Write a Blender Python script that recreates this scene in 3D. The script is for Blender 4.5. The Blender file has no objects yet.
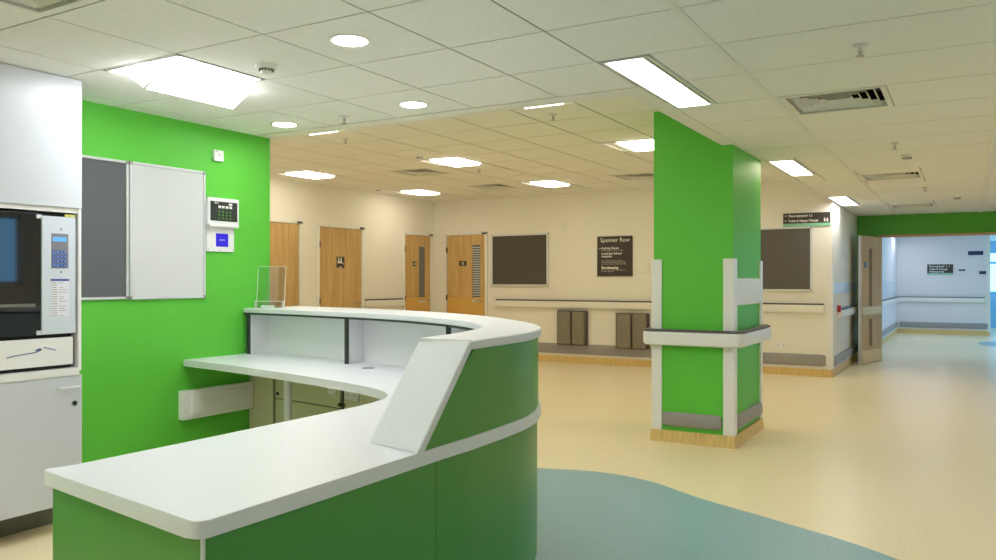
import bpy, bmesh, math, random
from mathutils import Vector, Matrix
random.seed(4)
SC = bpy.context.scene
COL = SC.collection

# ------------------------------------------------------------------ materials
def srgb(r, g, b):
    f = lambda c: (c / 255 / 12.92) if c / 255 <= .04045 else ((c / 255 + .055) / 1.055) ** 2.4
    return (f(r), f(g), f(b), 1)

def mat(name, col, rough=.5, metal=0., spec=.5, emit=None, noise=None, bump=None, trans=0., alpha=None, coat=0.):
    m = bpy.data.materials.new(name); m.use_nodes = True
    nt = m.node_tree; b = nt.nodes['Principled BSDF']
    b.inputs['Base Color'].default_value = col
    b.inputs['Roughness'].default_value = rough
    b.inputs['Metallic'].default_value = metal
    b.inputs['Specular IOR Level'].default_value = spec
    b.inputs['Coat Weight'].default_value = coat
    if trans:
        b.inputs['Transmission Weight'].default_value = trans
    if emit:
        b.inputs['Emission Color'].default_value = emit[0]
        b.inputs['Emission Strength'].default_value = emit[1]
    tc = nt.nodes.new('ShaderNodeTexCoord')
    if noise:                                    # (scale vector, amount, detail)
        mp = nt.nodes.new('ShaderNodeMapping'); mp.inputs['Scale'].default_value = noise[0]
        nz = nt.nodes.new('ShaderNodeTexNoise'); nz.inputs['Scale'].default_value = 1; nz.inputs['Detail'].default_value = noise[2]
        mx = nt.nodes.new('ShaderNodeMix'); mx.data_type = 'RGBA'
        nt.links.new(tc.outputs['Object'], mp.inputs[0]); nt.links.new(mp.outputs[0], nz.inputs[0])
        rp = nt.nodes.new('ShaderNodeMapRange'); rp.inputs[1].default_value = .3; rp.inputs[2].default_value = .7
        nt.links.new(nz.outputs[0], rp.inputs[0])
        nt.links.new(rp.outputs[0], mx.inputs[0])
        a = noise[1]
        mx.inputs[6].default_value = (col[0] * (1 - a), col[1] * (1 - a), col[2] * (1 - a), 1)
        mx.inputs[7].default_value = (min(1, col[0] * (1 + a)), min(1, col[1] * (1 + a)), min(1, col[2] * (1 + a)), 1)
        nt.links.new(mx.outputs[2], b.inputs['Base Color'])
    if bump:                                     # (scale, strength)
        n2 = nt.nodes.new('ShaderNodeTexNoise'); n2.inputs['Scale'].default_value = bump[0]; n2.inputs['Detail'].default_value = 3
        nt.links.new(tc.outputs['Object'], n2.inputs[0])
        bp = nt.nodes.new('ShaderNodeBump'); bp.inputs['Strength'].default_value = bump[1]; bp.inputs['Distance'].default_value = .002
        nt.links.new(n2.outputs[0], bp.inputs['Height']); nt.links.new(bp.outputs[0], b.inputs['Normal'])
    return m

def wood(name, c1, c2, rough=.4):
    m = mat(name, c1, rough, spec=.3); nt = m.node_tree; b = nt.nodes['Principled BSDF']
    tc = nt.nodes.new('ShaderNodeTexCoord'); mp = nt.nodes.new('ShaderNodeMapping'); mp.inputs['Scale'].default_value = (9, 9, .7)
    nz = nt.nodes.new('ShaderNodeTexNoise'); nz.inputs['Scale'].default_value = 2.2; nz.inputs['Detail'].default_value = 6
    rp = nt.nodes.new('ShaderNodeValToRGB'); rp.color_ramp.elements[0].position = .35; rp.color_ramp.elements[1].position = .68
    rp.color_ramp.elements[0].color = c1; rp.color_ramp.elements[1].color = c2
    nt.links.new(tc.outputs['Object'], mp.inputs[0]); nt.links.new(mp.outputs[0], nz.inputs[0])
    nt.links.new(nz.outputs[0], rp.inputs[0]); nt.links.new(rp.outputs[0], b.inputs['Base Color'])
    return m

M = dict(
    tile=mat('ceiling_tile', (.87, .875, .85, 1), .9, noise=((60, 60, 60), .03, 4), bump=(220, .15)),
    grid=mat('ceiling_grid', (.17, .17, .15, 1), .7),
    plaster=mat('ceiling_plaster', (.82, .81, .77, 1), .8),
    bearer=mat('bearer_metal', (.82, .82, .78, 1), .5),
    cream=mat('cream_wall', (.84, .81, .74, 1), .6, noise=((1.2, 1.2, 1.2), .015, 2)),
    cool=mat('corridor_wall', (.78, .74, .76, 1), .6),
    green=mat('green_wall', (.118, .55, .054, 1), .5, spec=.35, noise=((1.5, 1.5, 1.5), .03, 2)),
    dgreen=mat('green_wall_shaded', (.09, .42, .04, 1), .5),  # same paint as the green wall, with shade put into the colour
    glam=mat('green_laminate', (.062, .275, .038, 1), .32, noise=((2, 2, 2), .02, 2)),
    floor=mat('yellow_vinyl', (.85, .73, .48, 1), .33, spec=.45, noise=((55, 55, 55), .06, 5), bump=(150, .12)),
    blue=mat('blue_vinyl', (.25, .42, .46, 1), .38, spec=.45, noise=((70, 70, 70), .10, 5), bump=(150, .12)),
    skirt=mat('vinyl_skirting', (.72, .52, .20, 1), .5, noise=((45, 45, 1.5), .16, 3)),
    white=mat('white_solid_surface', (.73, .745, .78, 1), .38, noise=((260, 260, 260), .02, 3)),
    wlam=mat('white_laminate', (.61, .64, .70, 1), .35),
    offw=mat('off_white_plastic', (.82, .80, .74, 1), .4),
    wplast=mat('white_plastic', (.82, .82, .82, 1), .35),
    bay=mat('bay_laminate', (.80, .81, .82, 1), .4),
    olive=mat('cream_laminate', (.62, .62, .42, 1), .5),
    dark=mat('dark_edging', (.03, .035, .035, 1), .4),
    plinth=mat('dark_plinth', (.16, .16, .13, 1), .5),
    grip=mat('dark_grip', (.075, .07, .075, 1), .45),
    grey=mat('grey_bumper', (.32, .305, .305, 1), .5),
    felt=mat('grey_felt', (.125, .13, .14, 1), .95, noise=((300, 300, 300), .12, 3)),
    feltb=mat('brown_grey_felt', (.098, .086, .072, 1), .95, noise=((300, 300, 300), .08, 3)),
    alu=mat('aluminium', (.70, .72, .75, 1), .4, metal=.3),
    steel=mat('chrome', (.55, .56, .55, 1), .22, metal=1),
    wboard=mat('whiteboard', (.68, .69, .71, 1), .2),
    wood=wood('oak_door', (.52, .33, .13, 1), (.66, .45, .20, 1)),
    wood2=wood('pale_door', (.56, .37, .18, 1), (.66, .45, .24, 1), .7),
    brass=mat('golden_plate', (.74, .46, .13, 1), .35, metal=.25),
    glass_d=mat('dark_glass', (.006, .006, .008, 1), .03, spec=.7),
    glass_b=mat('blue_tinted_glass', (.004, .045, .19, 1), .08, spec=.6),
    vglass=mat('door_glass', (.16, .18, .17, 1), .12),
    feltg=mat('grey_brown_felt', (.125, .115, .105, 1), .95, noise=((300, 300, 300), .08, 3)),
    signk=mat('dark_sign', (.045, .036, .032, 1), .5),
    signn=mat('dark_blue_sign', (.015, .018, .05, 1), .5),
    mint=mat('mint_strip', (.25, .55, .38, 1), .5),
    text=mat('white_lettering', (.85, .84, .80, 1), .6),
    textg=mat('grey_lettering', (.35, .33, .31, 1), .6),
    textb=mat('blue_print', (.05, .10, .35, 1), .6),
    panel=mat('pale_blue_panel', (.62, .68, .76, 1), .4),
    paper=mat('label_paper', (.74, .76, .85, 1), .6),
    keyg=mat('keypad_grey', (.22, .22, .26, 1), .5),
    keyb=mat('keypad_blue', (.03, .12, .45, 1), .4),
    lcd=mat('lcd_screen', (.1, .3, .6, 1), .3, emit=((.10, .34, .72, 1), .5)),
    bscreen=mat('blue_screen', (.02, .01, .4, 1), .3, emit=((.03, .01, .60, 1), .55)),
    yell=mat('yellow_label', (.62, .66, .12, 1), .6),
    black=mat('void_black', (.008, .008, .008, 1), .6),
    slat=mat('seat_brown', (.24, .21, .165, 1), .8, noise=((120, 120, 120), .25, 3)),
    slatd=mat('seat_edge', (.085, .072, .065, 1), .6),
    red=mat('red_plastic', (.4, .02, .03, 1), .4),
    sill=mat('pale_blue_panel_low', (.30, .58, .80, 1), .4),
)
def lamp_mat(name, col, s): return mat(name, (.9, .9, .9, 1), .5, emit=(col, s))
M['lamp_station'] = lamp_mat('lamp_neutral', (1, .98, .96, 1), 17)
M['lamp_open'] = lamp_mat('lamp_cool', (.97, .99, 1, 1), 12)
M['lamp_warm'] = lamp_mat('lamp_warm', (1, .90, .71, 1), 12)
M['lamp_hall'] = lamp_mat('lamp_hall', (1, .89, .66, 1), 13)
M['lamp_spot'] = lamp_mat('lamp_spot', (.95, .98, 1, 1), 100)
M['lamp_blue'] = lamp_mat('lamp_blue', (.86, .88, 1, 1), 11)
ga = bpy.data.materials.new('clear_acrylic'); ga.use_nodes = True
nt = ga.node_tree; nt.nodes.clear()
o_ = nt.nodes.new('ShaderNodeOutputMaterial'); mx_ = nt.nodes.new('ShaderNodeMixShader'); tr_ = nt.nodes.new('ShaderNodeBsdfTransparent'); gl_ = nt.nodes.new('ShaderNodeBsdfGlossy')
gl_.inputs['Roughness'].default_value = .05; tr_.inputs[0].default_value = (.93, .95, .93, 1); mx_.inputs[0].default_value = .12
nt.links.new(tr_.outputs[0], mx_.inputs[1]); nt.links.new(gl_.outputs[0], mx_.inputs[2]); nt.links.new(mx_.outputs[0], o_.inputs[0])
M['acryl'] = ga
M['acryl_edge'] = mat('acrylic_edge', (.80, .85, .82, 1), .15)

# ------------------------------------------------------------------ mesh helpers
def BM(): return bmesh.new()
def xf(bm, verts, F):
    if F:
        for v in verts: v.co = F(*v.co)
def box(bm, a, b, bev=0., F=None, seg=2, mi=0):
    a, b = [min(p, q) for p, q in zip(a, b)], [max(p, q) for p, q in zip(a, b)]
    r = bmesh.ops.create_cube(bm, size=1)
    vs = r['verts']
    for v in vs: v.co = Vector([(p + q) / 2 + c * (q - p) for p, q, c in zip(a, b, v.co)])
    fs = set(f for v in vs for f in v.link_faces)
    if bev > 0:
        bev = min(bev, .45 * min(q - p for p, q in zip(a, b)))
        es = list(set(e for v in vs for e in v.link_edges))
        r = bmesh.ops.bevel(bm, geom=es, offset=bev, segments=seg, affect='EDGES', profile=.5)
        vs = list(set(list(r['verts']) + [v for v in vs if v.is_valid])); fs = set(f for v in vs for f in v.link_faces)
    for f in fs: f.material_index = mi
    xf(bm, vs, F)
    return vs
def prism(bm, pts, z0, z1, bev=0., F=None, mi=0, vbev=0.):
    n = len(pts)
    lo = [bm.verts.new((p[0], p[1], z0)) for p in pts]; hi = [bm.verts.new((p[0], p[1], z1)) for p in pts]
    fs = [bm.faces.new(hi), bm.faces.new(lo[::-1])]
    rim = list(fs[0].edges) + list(fs[1].edges)
    for i in range(n): fs.append(bm.faces.new((lo[i], lo[(i + 1) % n], hi[(i + 1) % n], hi[i])))
    for f in fs: f.material_index = mi
    vs = lo + hi
    if bev:
        r = bmesh.ops.bevel(bm, geom=rim, offset=bev, segments=2, affect='EDGES', profile=.5)
        vs = list(set(list(r['verts']) + [v for v in vs if v.is_valid]))
    xf(bm, vs, F)
def sweep(bm, path, prof, closed=False, caps=True, mi=0):
    """prof: (n, z) pairs, n outward (right-hand side of the travel direction is -n)."""
    P = [Vector((p[0], p[1])) for p in path]; n = len(P); rings = []
    for i in range(n):
        if closed or 0 < i < n - 1:
            d0 = (P[i] - P[i - 1]).normalized(); d1 = (P[(i + 1) % n] - P[i]).normalized()
        else:
            d0 = d1 = ((P[1] - P[0]) if i == 0 else (P[-1] - P[-2])).normalized()
        n0 = Vector((d0.y, -d0.x)); n1 = Vector((d1.y, -d1.x))
        m = (n0 + n1).normalized(); k = 1 / max(.3, m.dot(n0))
        rings.append([bm.verts.new((P[i].x + m.x * k * a, P[i].y + m.y * k * a, z)) for a, z in prof])
    q = len(prof)
    for i in range(n if closed else n - 1):
        A, B = rings[i], rings[(i + 1) % n]
        for j in range(q):
            f = bm.faces.new((A[j], B[j], B[(j + 1) % q], A[(j + 1) % q])); f.material_index = mi
    if caps and not closed:
        for r in (rings[0][::-1], rings[-1]):
            try: bm.faces.new(r).material_index = mi
            except ValueError: pass
def ribbon(bm, A, B, z0, z1, ch=.003, mi=0, ea=0., eb=0.):
    """slab between polyline A (inner) and B (outer), cross-section chamfered, ends capped."""
    rings = []
    for a, b in zip(A, B):
        a = Vector(a); b = Vector(b); d = (b - a).normalized(); a = a - d * ea; b = b + d * eb
        if callable(z1): zt = z1(a)
        else: zt = z1
        pr = [(a + d * ch, zt), (b - d * ch, zt), (b, zt - ch), (b, z0 + ch), (b - d * ch, z0), (a + d * ch, z0), (a, z0 + ch), (a, zt - ch)]
        rings.append([bm.verts.new((p.x, p.y, z)) for p, z in pr])
    for R, S in zip(rings, rings[1:]):
        for j in range(8):
            bm.faces.new((R[j], S[j], S[(j + 1) % 8], R[(j + 1) % 8])).material_index = mi
    bm.faces.new(rings[0][::-1]); bm.faces.new(rings[-1])
def cyl(bm, p0, p1, r0, r1=None, seg=24, mi=0, F=None):
    p0 = Vector(p0); p1 = Vector(p1); d = p1 - p0
    r = bmesh.ops.create_cone(bm, cap_ends=True, segments=seg, radius1=r0, radius2=r0 if r1 is None else r1, depth=d.length)
    R = Vector((0, 0, 1)).rotation_difference(d.normalized()).to_matrix()
    for v in r['verts']: v.co = R @ v.co + (p0 + p1) / 2
    for f in set(f for v in r['verts'] for f in v.link_faces): f.material_index = mi
    xf(bm, r['verts'], F)
def lathe(bm, c, prof, seg=32, mi=0):
    """prof (r, z) around vertical axis at c."""
    rings = [[bm.verts.new((c[0] + r * math.cos(2 * math.pi * i / seg), c[1] + r * math.sin(2 * math.pi * i / seg), c[2] + z)) for i in range(seg)] for r, z in prof]
    for A, B in zip(rings, rings[1:]):
        for i in range(seg): bm.faces.new((A[i], A[(i + 1) % seg], B[(i + 1) % seg], B[i])).material_index = mi
    bm.faces.new(rings[-1]).material_index = mi; bm.faces.new(rings[0][::-1]).material_index = mi
def text(bm, s, size, u, z, n, F, depth=.0015, mi=0, align='LEFT', bold=0.):
    cu = bpy.data.curves.new('t', 'FONT'); cu.body = s; cu.size = size; cu.extrude = depth / 2; cu.align_x = align; cu.offset = bold
    cu.resolution_u = 3
    ob = bpy.data.objects.new('t', cu); COL.objects.link(ob)
    dg = bpy.context.evaluated_depsgraph_get()
    me = bpy.data.meshes.new_from_object(ob.evaluated_get(dg))
    before = set(bm.verts); bm.from_mesh(me)
    new = [v for v in bm.verts if v not in before]
    for f in set(f for v in new for f in v.link_faces): f.material_index = mi
    for v in new: v.co = F(v.co.x + u, v.co.z + n, v.co.y + z)
    bpy.data.objects.remove(ob); bpy.data.curves.remove(cu); bpy.data.meshes.remove(me)

# wall frames: (u along wall to the viewer's right, n out of wall, z up) -> world
def FY(c): return lambda u, n, z: Vector((u, c - n, z))       # wall facing -Y
def FX(c): return lambda u, n, z: Vector((c + n, u, z))       # wall facing +X

WORLD = {}
def place(name, loc=(0, 0, 0), parent=None):
    o = bpy.data.objects.new(name, None); COL.objects.link(o); o.location = loc; o.empty_display_size = .1
    WORLD[o.name] = Vector(loc)
    return o
def link(name, bm, m, parent=None, loc=None, smooth=30):
    """one mesh object; vertices arrive in world coordinates."""
    base = WORLD[parent.name] if parent else Vector(loc or (0, 0, 0))
    bmesh.ops.recalc_face_normals(bm, faces=bm.faces)
    bmesh.ops.translate(bm, verts=bm.verts, vec=-base)
    me = bpy.data.meshes.new(name); bm.to_mesh(me); bm.free()
    for x in (m if isinstance(m, (list, tuple)) else [m]): me.materials.append(M[x])
    me.shade_smooth(); me.set_sharp_from_angle(angle=math.radians(smooth))
    o = bpy.data.objects.new(name, me); COL.objects.link(o)
    wn = o.modifiers.new('normals', 'WEIGHTED_NORMAL'); wn.keep_sharp = True; wn.weight = 90
    if parent: o.parent = parent
    else: o.location = base
    WORLD[o.name] = base
    return o
def tag(o, label, cat, group=None, kind=None):
    o['label'] = label; o['category'] = cat
    if group: o['group'] = group
    if kind: o['kind'] = kind
    return o
def thing(name, loc, label, cat, group=None): return tag(place(name, loc), label, cat, group)
def struct(name, bm, m, label=None, parent=None, loc=None):
    o = link(name, bm, m, parent, loc)
    if not parent:
        o['kind'] = 'structure'
        if label: o['label'] = label
    return o
def copy_tree(o, loc, label, group=None):
    c = o.copy(); COL.objects.link(c); c.location = loc; c['label'] = label
    if group: c['group'] = group
    for ch in list(o.children):
        k = ch.copy(); COL.objects.link(k); k.parent = c
        for g in ch.children:
            q = g.copy(); COL.objects.link(q); q.parent = k
    return c
def bx(a, b, bev=0., F=None, seg=2):
    bm = BM(); box(bm, a, b, bev, F, seg); return bm

# ------------------------------------------------------------------ dimensions
ZC, ZH = 2.474, 2.81
XG, YGE = -4.69, 4.50           # green wall face and its end
XR, YF, XL = -1.635, 12.125, -8.45
YS, YE = 15.127, 23.1
BX, BY = -1.735, 4.53           # edges of the low ceiling
GREEN, FAR, LEFTW, RET, SOF, ENDW = FX(XG), FY(YF), FX(XL), FX(XR), FY(YS), FY(YE)

# ------------------------------------------------------------------ floor
bm = BM()
v = [bm.verts.new(p) for p in ((-9, -4, 0), (4.2, -4, 0), (4.2, 27.2, 0), (-9, 27.2, 0))]; bm.faces.new(v)
v = [bm.verts.new(p) for p in ((-9, -4, -.1), (4.2, -4, -.1), (4.2, 27.2, -.1), (-9, 27.2, -.1))]; bm.faces.new(v[::-1])
def cr(pts, k=8, closed=False):
    P = [Vector(p) for p in pts]; out = []; n = len(P)
    rng = range(n) if closed else range(n - 1)
    for i in rng:
        if closed: a, b, c, d = P[i - 1], P[i], P[(i + 1) % n], P[(i + 2) % n]
        else: a, b, c, d = P[max(0, i - 1)], P[i], P[i + 1], P[min(n - 1, i + 2)]
        for j in range(k):
            t = j / k
            out.append(.5 * ((2 * b) + (c - a) * t + (2 * a - 5 * b + 4 * c - d) * t * t + (3 * b - a - 3 * c + d) * t ** 3))
    if not closed: out.append(P[-1])
    return out
bl = cr([(-3.9, 4.2), (-3.25, 4.98), (-2.66, 5.20), (-2.25, 5.30), (-1.86, 5.23), (-1.44, 4.98), (-.91, 4.73), (-.33, 4.41), (.45, 3.7), (1.0, 2.5), (1.05, 1.0), (.4, -.4), (-.9, -.6), (-1.7, .3), (-2.0, 1.6), (-3.0, 3.2)], 8, True)
f = bm.faces.new([bm.verts.new((p.x, p.y, .0015)) for p in bl]); f.material_index = 1
f = bm.faces.new([bm.verts.new((1.15 + .95 * math.cos(a), 20.2 + 1.1 * math.sin(a), .0015)) for a in [i * math.pi / 24 for i in range(48)]]); f.material_index = 1
struct('floor', bm, ['floor', 'blue'], 'pale yellow vinyl floor with curved blue inlaid zone')

# ------------------------------------------------------------------ ceilings
def sub(rects, h):
    out = []
    for (a, b, c, d) in rects:
        e, f, g, k = max(a, h[0]), max(b, h[1]), min(c, h[2]), min(d, h[3])
        if e >= g - 1e-6 or f >= k - 1e-6: out.append((a, b, c, d)); continue
        if a < e: out.append((a, b, e, d))
        if g < c: out.append((g, b, c, d))
        if b < f: out.append((e, b, g, f))
        if k < d: out.append((e, k, g, d))
    return [r for r in out if r[2] - r[0] > .012 and r[3] - r[1] > .012]
def quad(bm, r, z, mi, th=0):
    a, b, c, d = r
    if th: box(bm, (a, b, z), (c, d, z + th), 0, mi=mi)
    else: bm.faces.new([bm.verts.new(p) for p in ((a, b, z), (a, d, z), (c, d, z), (c, b, z))]).material_index = mi
def ceiling(name, xs, ys, z, holes, plain=(), skip=(), w=.005, label=None, extra=None):
    bm = BM()
    back = [(xs[0], ys[0], xs[-1], ys[-1])]
    for h in list(holes) + list(skip): back = sub(back, h)
    for r in back: quad(bm, r, z + .005, 1, .02)
    for i in range(len(xs) - 1):
        for j in range(len(ys) - 1):
            rs = [(xs[i], ys[j], xs[i + 1], ys[j + 1])]
            for h in list(holes) + list(skip) + list(plain): rs = sub(rs, h)
            for (a, b, c, d) in rs: quad(bm, (a + w, b + w, c - w, d - w), z, 0, .004)
    for p in plain:
        rs = [p]
        for h in holes: rs = sub(rs, h)
        for r in rs: quad(bm, r, z - .001, 2, .006)
    if extra: extra(bm)
    struct(name, bm, ['tile', 'grid', 'plaster', 'bearer'], label)

ysl = [-4, -3.3, -2.7, -2.1, -1.5, -.9, -.3, .15, .75, 1.35, 1.95, 2.58, 3.18, 3.76, 4.36] + [5.03 + .637 * k for k in range(15)] + [14.55, YS]
PAN = [(-1.605, 3.77, -1.345, 5.02), (-1.605, 7.70, -1.345, 8.92), (-1.605, 11.45, -1.345, 12.85)]
VLOW = [(-.985, 5.045, -.40, 5.65), (-.985, 9.19, -.40, 9.77), (-.985, 13.15, -.40, 13.75)]
VSTA = [(-3.33, 1.38, -2.73, 1.93)]
OPEN = (-3.925, 2.60, -3.335, 3.16)
REAR_FILL = [(-3.3, .18, -2.75, .72), (-2.7, -1.45, -2.15, -.92), (-3.9, -2.05, -3.35, -1.52), (-.6, -2.6, 0, -2.0), (1.0, 1.0, 1.26, 2.2), (1.0, 5.0, 1.26, 6.2), (1.0, 9.0, 1.26, 10.2)]  # openings for the added out-of-frame fill lights
def bearers(bm):
    box(bm, (-1.035, -3.9, ZC - .006), (-1.005, YS, ZC + .004), mi=3)
    box(bm, (.17, .0, ZC - .012), (.225, YS, ZC + .004), mi=3)
ceiling('ceiling', [-4.72, -4.53, -3.93, -3.33, -2.73, -2.13, -1.62, -1.02, .2, 1.4, 2.6], ysl, ZC,
        PAN + VLOW + VSTA + [OPEN] + REAR_FILL, plain=[(-4.72, 4.37, -1.62, BY), (BX, BY, -1.62, YF)],
        skip=[(-4.80, BY, BX, YS), (BX - .1, YF + .002, XR, YS)], extra=bearers, label='low tiled ceiling over the desk and corridor')
HL = [(x - .3, y - .305, x + .3, y + .305) for x in (-7.78, -5.42, -3.04) for y in (5.56, 8.13, 10.68)]
VH = [(-6.62, 8.44, -6.02, 9.05), (-6.62, 10.36, -6.02, 10.98), (-4.25, 10.36, -3.66, 10.98)]
ceiling('ceiling', [XL - .1] + [-8.12 + .597 * k for k in range(11)] + [BX], [BY, 4.62, 5.25] + [5.885 + .637 * k for k in range(10)] + [YF + .02], ZH,
        HL + VH, w=.008, label='higher tiled ceiling over the waiting area')
ceiling('ceiling', [-1.62 + .6 * k for k in range(8)], [YS + .15 + .6 * k for k in range(20)], ZC,
        [(-.9, 16.9, -.3, 17.5), (-.9, 20.5, -.3, 21.1), (-1.44, 21.4, -1.2, 22.5)], label='tiled ceiling of the far corridor')
# bulkheads between the two levels
struct('trim_1', bx((XG - .1, BY - .015, ZC), (BX, BY, ZH + .03)), 'plaster', 'bulkhead above the station edge')
struct('trim_2', bx((BX, BY - .015, ZC), (BX + .015, YF, ZH + .03)), 'plaster', 'bulkhead along the corridor')

# ------------------------------------------------------------------ walls
struct('wall_green', bx((XG - .15, -4, 0), (XG, YGE, 2.6)), 'green', 'bright green wall behind the desk')
struct('wall_partition', bx((XL - .1, YGE - .14, 0), (XG - .15, YGE, 2.95)), 'cream')
struct('wall_left', bx((XL - .15, YGE, 0), (XL, YF + .15, 2.95)), 'cream', 'cream wall with doors on the left')
struct('wall_back', bx((XL, YF, 0), (XR, YF + .15, 2.95)), 'cream', 'cream wall across the waiting area')
struct('wall_return', bx((XR - .15, YF + .15, 0), (XR, YS + .14, 2.6)), 'cream', 'cream wall return beside the corridor doors')
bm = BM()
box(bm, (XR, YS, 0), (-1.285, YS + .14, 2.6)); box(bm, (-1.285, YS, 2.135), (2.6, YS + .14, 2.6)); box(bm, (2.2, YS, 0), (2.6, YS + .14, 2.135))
struct('wall_soffit', bm, 'dgreen', 'green wall above the corridor doors, shade put into its colour')
struct('trim_3', bx((-1.30, -.02, 2.10), (2.2, .16, 2.135), .003, FY(YS + .14)), 'wood2', 'pale timber door header')
struct('trim_4', bx((-1.30, YS - .02, 0), (-1.262, YS + .16, 2.10), .003), 'wood2', 'pale timber door jamb')
bm = BM(); W0, W1, WZ0, WZ1 = 5.35, 6.15, 1.3, 2.25
box(bm, (2.6, -4, 0), (2.75, W0, 2.95)); box(bm, (2.6, W1, 0), (2.75, YS + .2, 2.95)); box(bm, (2.6, W0, 0), (2.75, W1, WZ0)); box(bm, (2.6, W0, WZ1), (2.75, W1, 2.95))
struct('wall_right', bm, 'cream', 'cream wall right of the picture')
bm = BM()
for a_, b_ in ((W0, W0 + .05), (W1 - .05, W1)): box(bm, (2.64, a_, WZ0), (2.70, b_, WZ1))
box(bm, (2.64, W0, WZ0), (2.70, W1, WZ0 + .05)); box(bm, (2.64, W0, WZ1 - .05), (2.70, W1, WZ1))
struct('window_3', bm, 'wplast', 'daylight window in the right wall')
struct('wall_rear', bx((XG - .15, -4.15, 0), (2.75, -4, 2.95)), 'cream')
struct('wall_corridor', bx((-1.71, YS + .14, 0), (-1.56, YE + .1, 2.6)), 'cool', 'cool white left wall of the far corridor')
struct('wall_end', bx((-1.56, YE, 0), (.485, YE + .15, 2.6)), 'cool', 'cool white wall at the corridor end')
struct('wall_side', bx((.335, YE + .15, 0), (.485, 27.1, 2.6)), 'cool')
# daylight window walls beyond
bm = BM()
box(bm, (.485, 27, 0), (4.2, 27.15, 1.0)); box(bm, (.485, 27, 2.18), (4.2, 27.15, 2.6))
struct('wall_glazed', bm, 'sill', 'pale blue panel below the far windows')
bm = BM()
box(bm, (.485, 27.02, 1.0), (.53, 27.1, 2.18)); box(bm, (2.2, 27.02, 1.0), (2.26, 27.1, 2.18)); box(bm, (4.14, 27.02, 1.0), (4.2, 27.1, 2.18))
box(bm, (.485, 27.02, 1.83), (4.2, 27.1, 1.90)); box(bm, (.485, 27.02, 1.0), (4.2, 27.1, 1.04)); box(bm, (.485, 27.02, 2.14), (4.2, 27.1, 2.18))
struct('window_1', bm, 'sill', 'far window with pale blue frame')
bm = BM()
box(bm, (4.05, YS + .14, 0), (4.2, 27.1, .9)); box(bm, (4.05, YS + .14, 2.3), (4.2, 27.1, 2.6))
for y in (YS + .14, 18, 21, 24, 26.9): box(bm, (4.05, y, .9), (4.2, y + .2, 2.3))
struct('window_2', bm, 'cool', 'window wall along the right of the far corridor')
struct('wall_shoulder', bx((2.2, YS + .14, 0), (4.2, YS + .24, 2.95)), 'cool')
bm = BM(); box(bm, (2.58, YS + .2, ZC), (4.2, 27.2, ZC + .05)); box(bm, (-1.7, 26.4, ZC + .01), (4.2, 27.2, ZC + .06))
struct('ceiling', bm, 'plaster')

# skirtings (vinyl coved)
def skirt(name, F, u0, u1, t=.012, h=.105):
    bm = BM(); box(bm, (u0, 0, 0), (u1, t, h), .004, F); struct(name, bm, 'skirt')
skirt('baseboard_back', FAR, XL, XR); skirt('baseboard_left', LEFTW, YGE, 8.66)
skirt('baseboard_left', LEFTW, 10.12, 11.16); skirt('baseboard_return', RET, YF, YS)
skirt('baseboard_end', ENDW, -1.55, .485, .012, .12); skirt('baseboard_corridor', FX(-1.56), YS + .14, YE)
struct('baseboard_green', bx((2.7, 0, 0), (YGE, .012, .10), .004, GREEN), 'skirt')

# ------------------------------------------------------------------ column
CX0, CX1, CY0, CY1 = -2.325, XR, 6.594, 7.634
colm = thing('column', (CX0 / 2 + CX1 / 2, CY0 / 2 + CY1 / 2, 0), 'bright green square column with white corner guards and wraparound rail', 'column')
link('shaft', bx((CX0 + .01, CY0 + .01, 0), (CX1 - .01, CY1 - .01, ZH - .0)), 'green', colm)
bm = BM(); sweep(bm, [(CX0 + .01, CY0 + .01), (CX0 + .01, CY1 - .01), (CX1 - .01, CY1 - .01), (CX1 - .01, CY0 + .01)][::-1], [(0, 0), (0, .098), (.018, .098), (.022, .03), (.030, 0)], True)
for v in bm.verts: pass
link('skirting', bm, 'skirt', colm)
def Lprism(bm, x, y, sx, sy, w, t, z0, z1):
    P = [(x - sx * w, y), (x - sx * w, y + sy * t), (x + sx * t * .55, y + sy * t), (x + sx * t, y + sy * t * .55), (x + sx * t, y - sy * w), (x, y - sy * w), (x, y)]
    prism(bm, P if sx * sy > 0 else P[::-1], z0, z1)
def guard(x, y, sx, sy, w, z0=.10, z1=1.545, par=None):
    bm = BM(); Lprism(bm, x, y, sx, sy, w, .016, z0, z1)
    return link('corner_guard', bm, 'wplast', par)
for (x, y, sx, sy) in ((CX0, CY0, -1, -1), (CX1, CY0, 1, -1), (CX1, CY1, 1, 1), (CX0, CY1, -1, 1)): guard(x + sx * -.0095, y + sy * -.0095, sx, sy, .075, par=colm)
link('protection_panel', bx((CX1 - .012, CY0 + .05, 1.160), (CX1 + .004, CY1 - .05, 1.385), .002), 'offw', colm)
def bumper(F, u0, u1, z0, z1, m, par=None, name='bumper', t=.038, r=.05):
    bm = BM(); zc = (z0 + z1) / 2; h = (z1 - z0) / 2
    prof = [(-.001, z0), (t * .45, z0 + h * .03), (t * .8, z0 + h * .2), (t, z0 + h * .6), (t, z1 - h * .6), (t * .8, z1 - h * .2), (t * .45, z1 - h * .03), (-.001, z1)]
    us = [(u0, .35, .8), (u0 + r * .3, .75, .93), (u0 + r, 1, 1), (u1 - r, 1, 1), (u1 - r * .3, .75, .93), (u1, .35, .8)]
    rings = [[bm.verts.new(F(u, max(-.001, n * k), zc + (z - zc) * q)) for n, z in prof] for u, k, q in us]
    for A, B in zip(rings, rings[1:]):
        for j in range(len(prof)): bm.faces.new((A[j], B[j], B[(j + 1) % len(prof)], A[(j + 1) % len(prof)]))
    bm.faces.new(rings[0]); bm.faces.new(rings[-1])
    return link(name, bm, m, par) if par else bm
bumper(FY(CY0 + .01), CX0 + .09, CX1 - .10, .135, .255, 'grey', colm)
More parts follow.
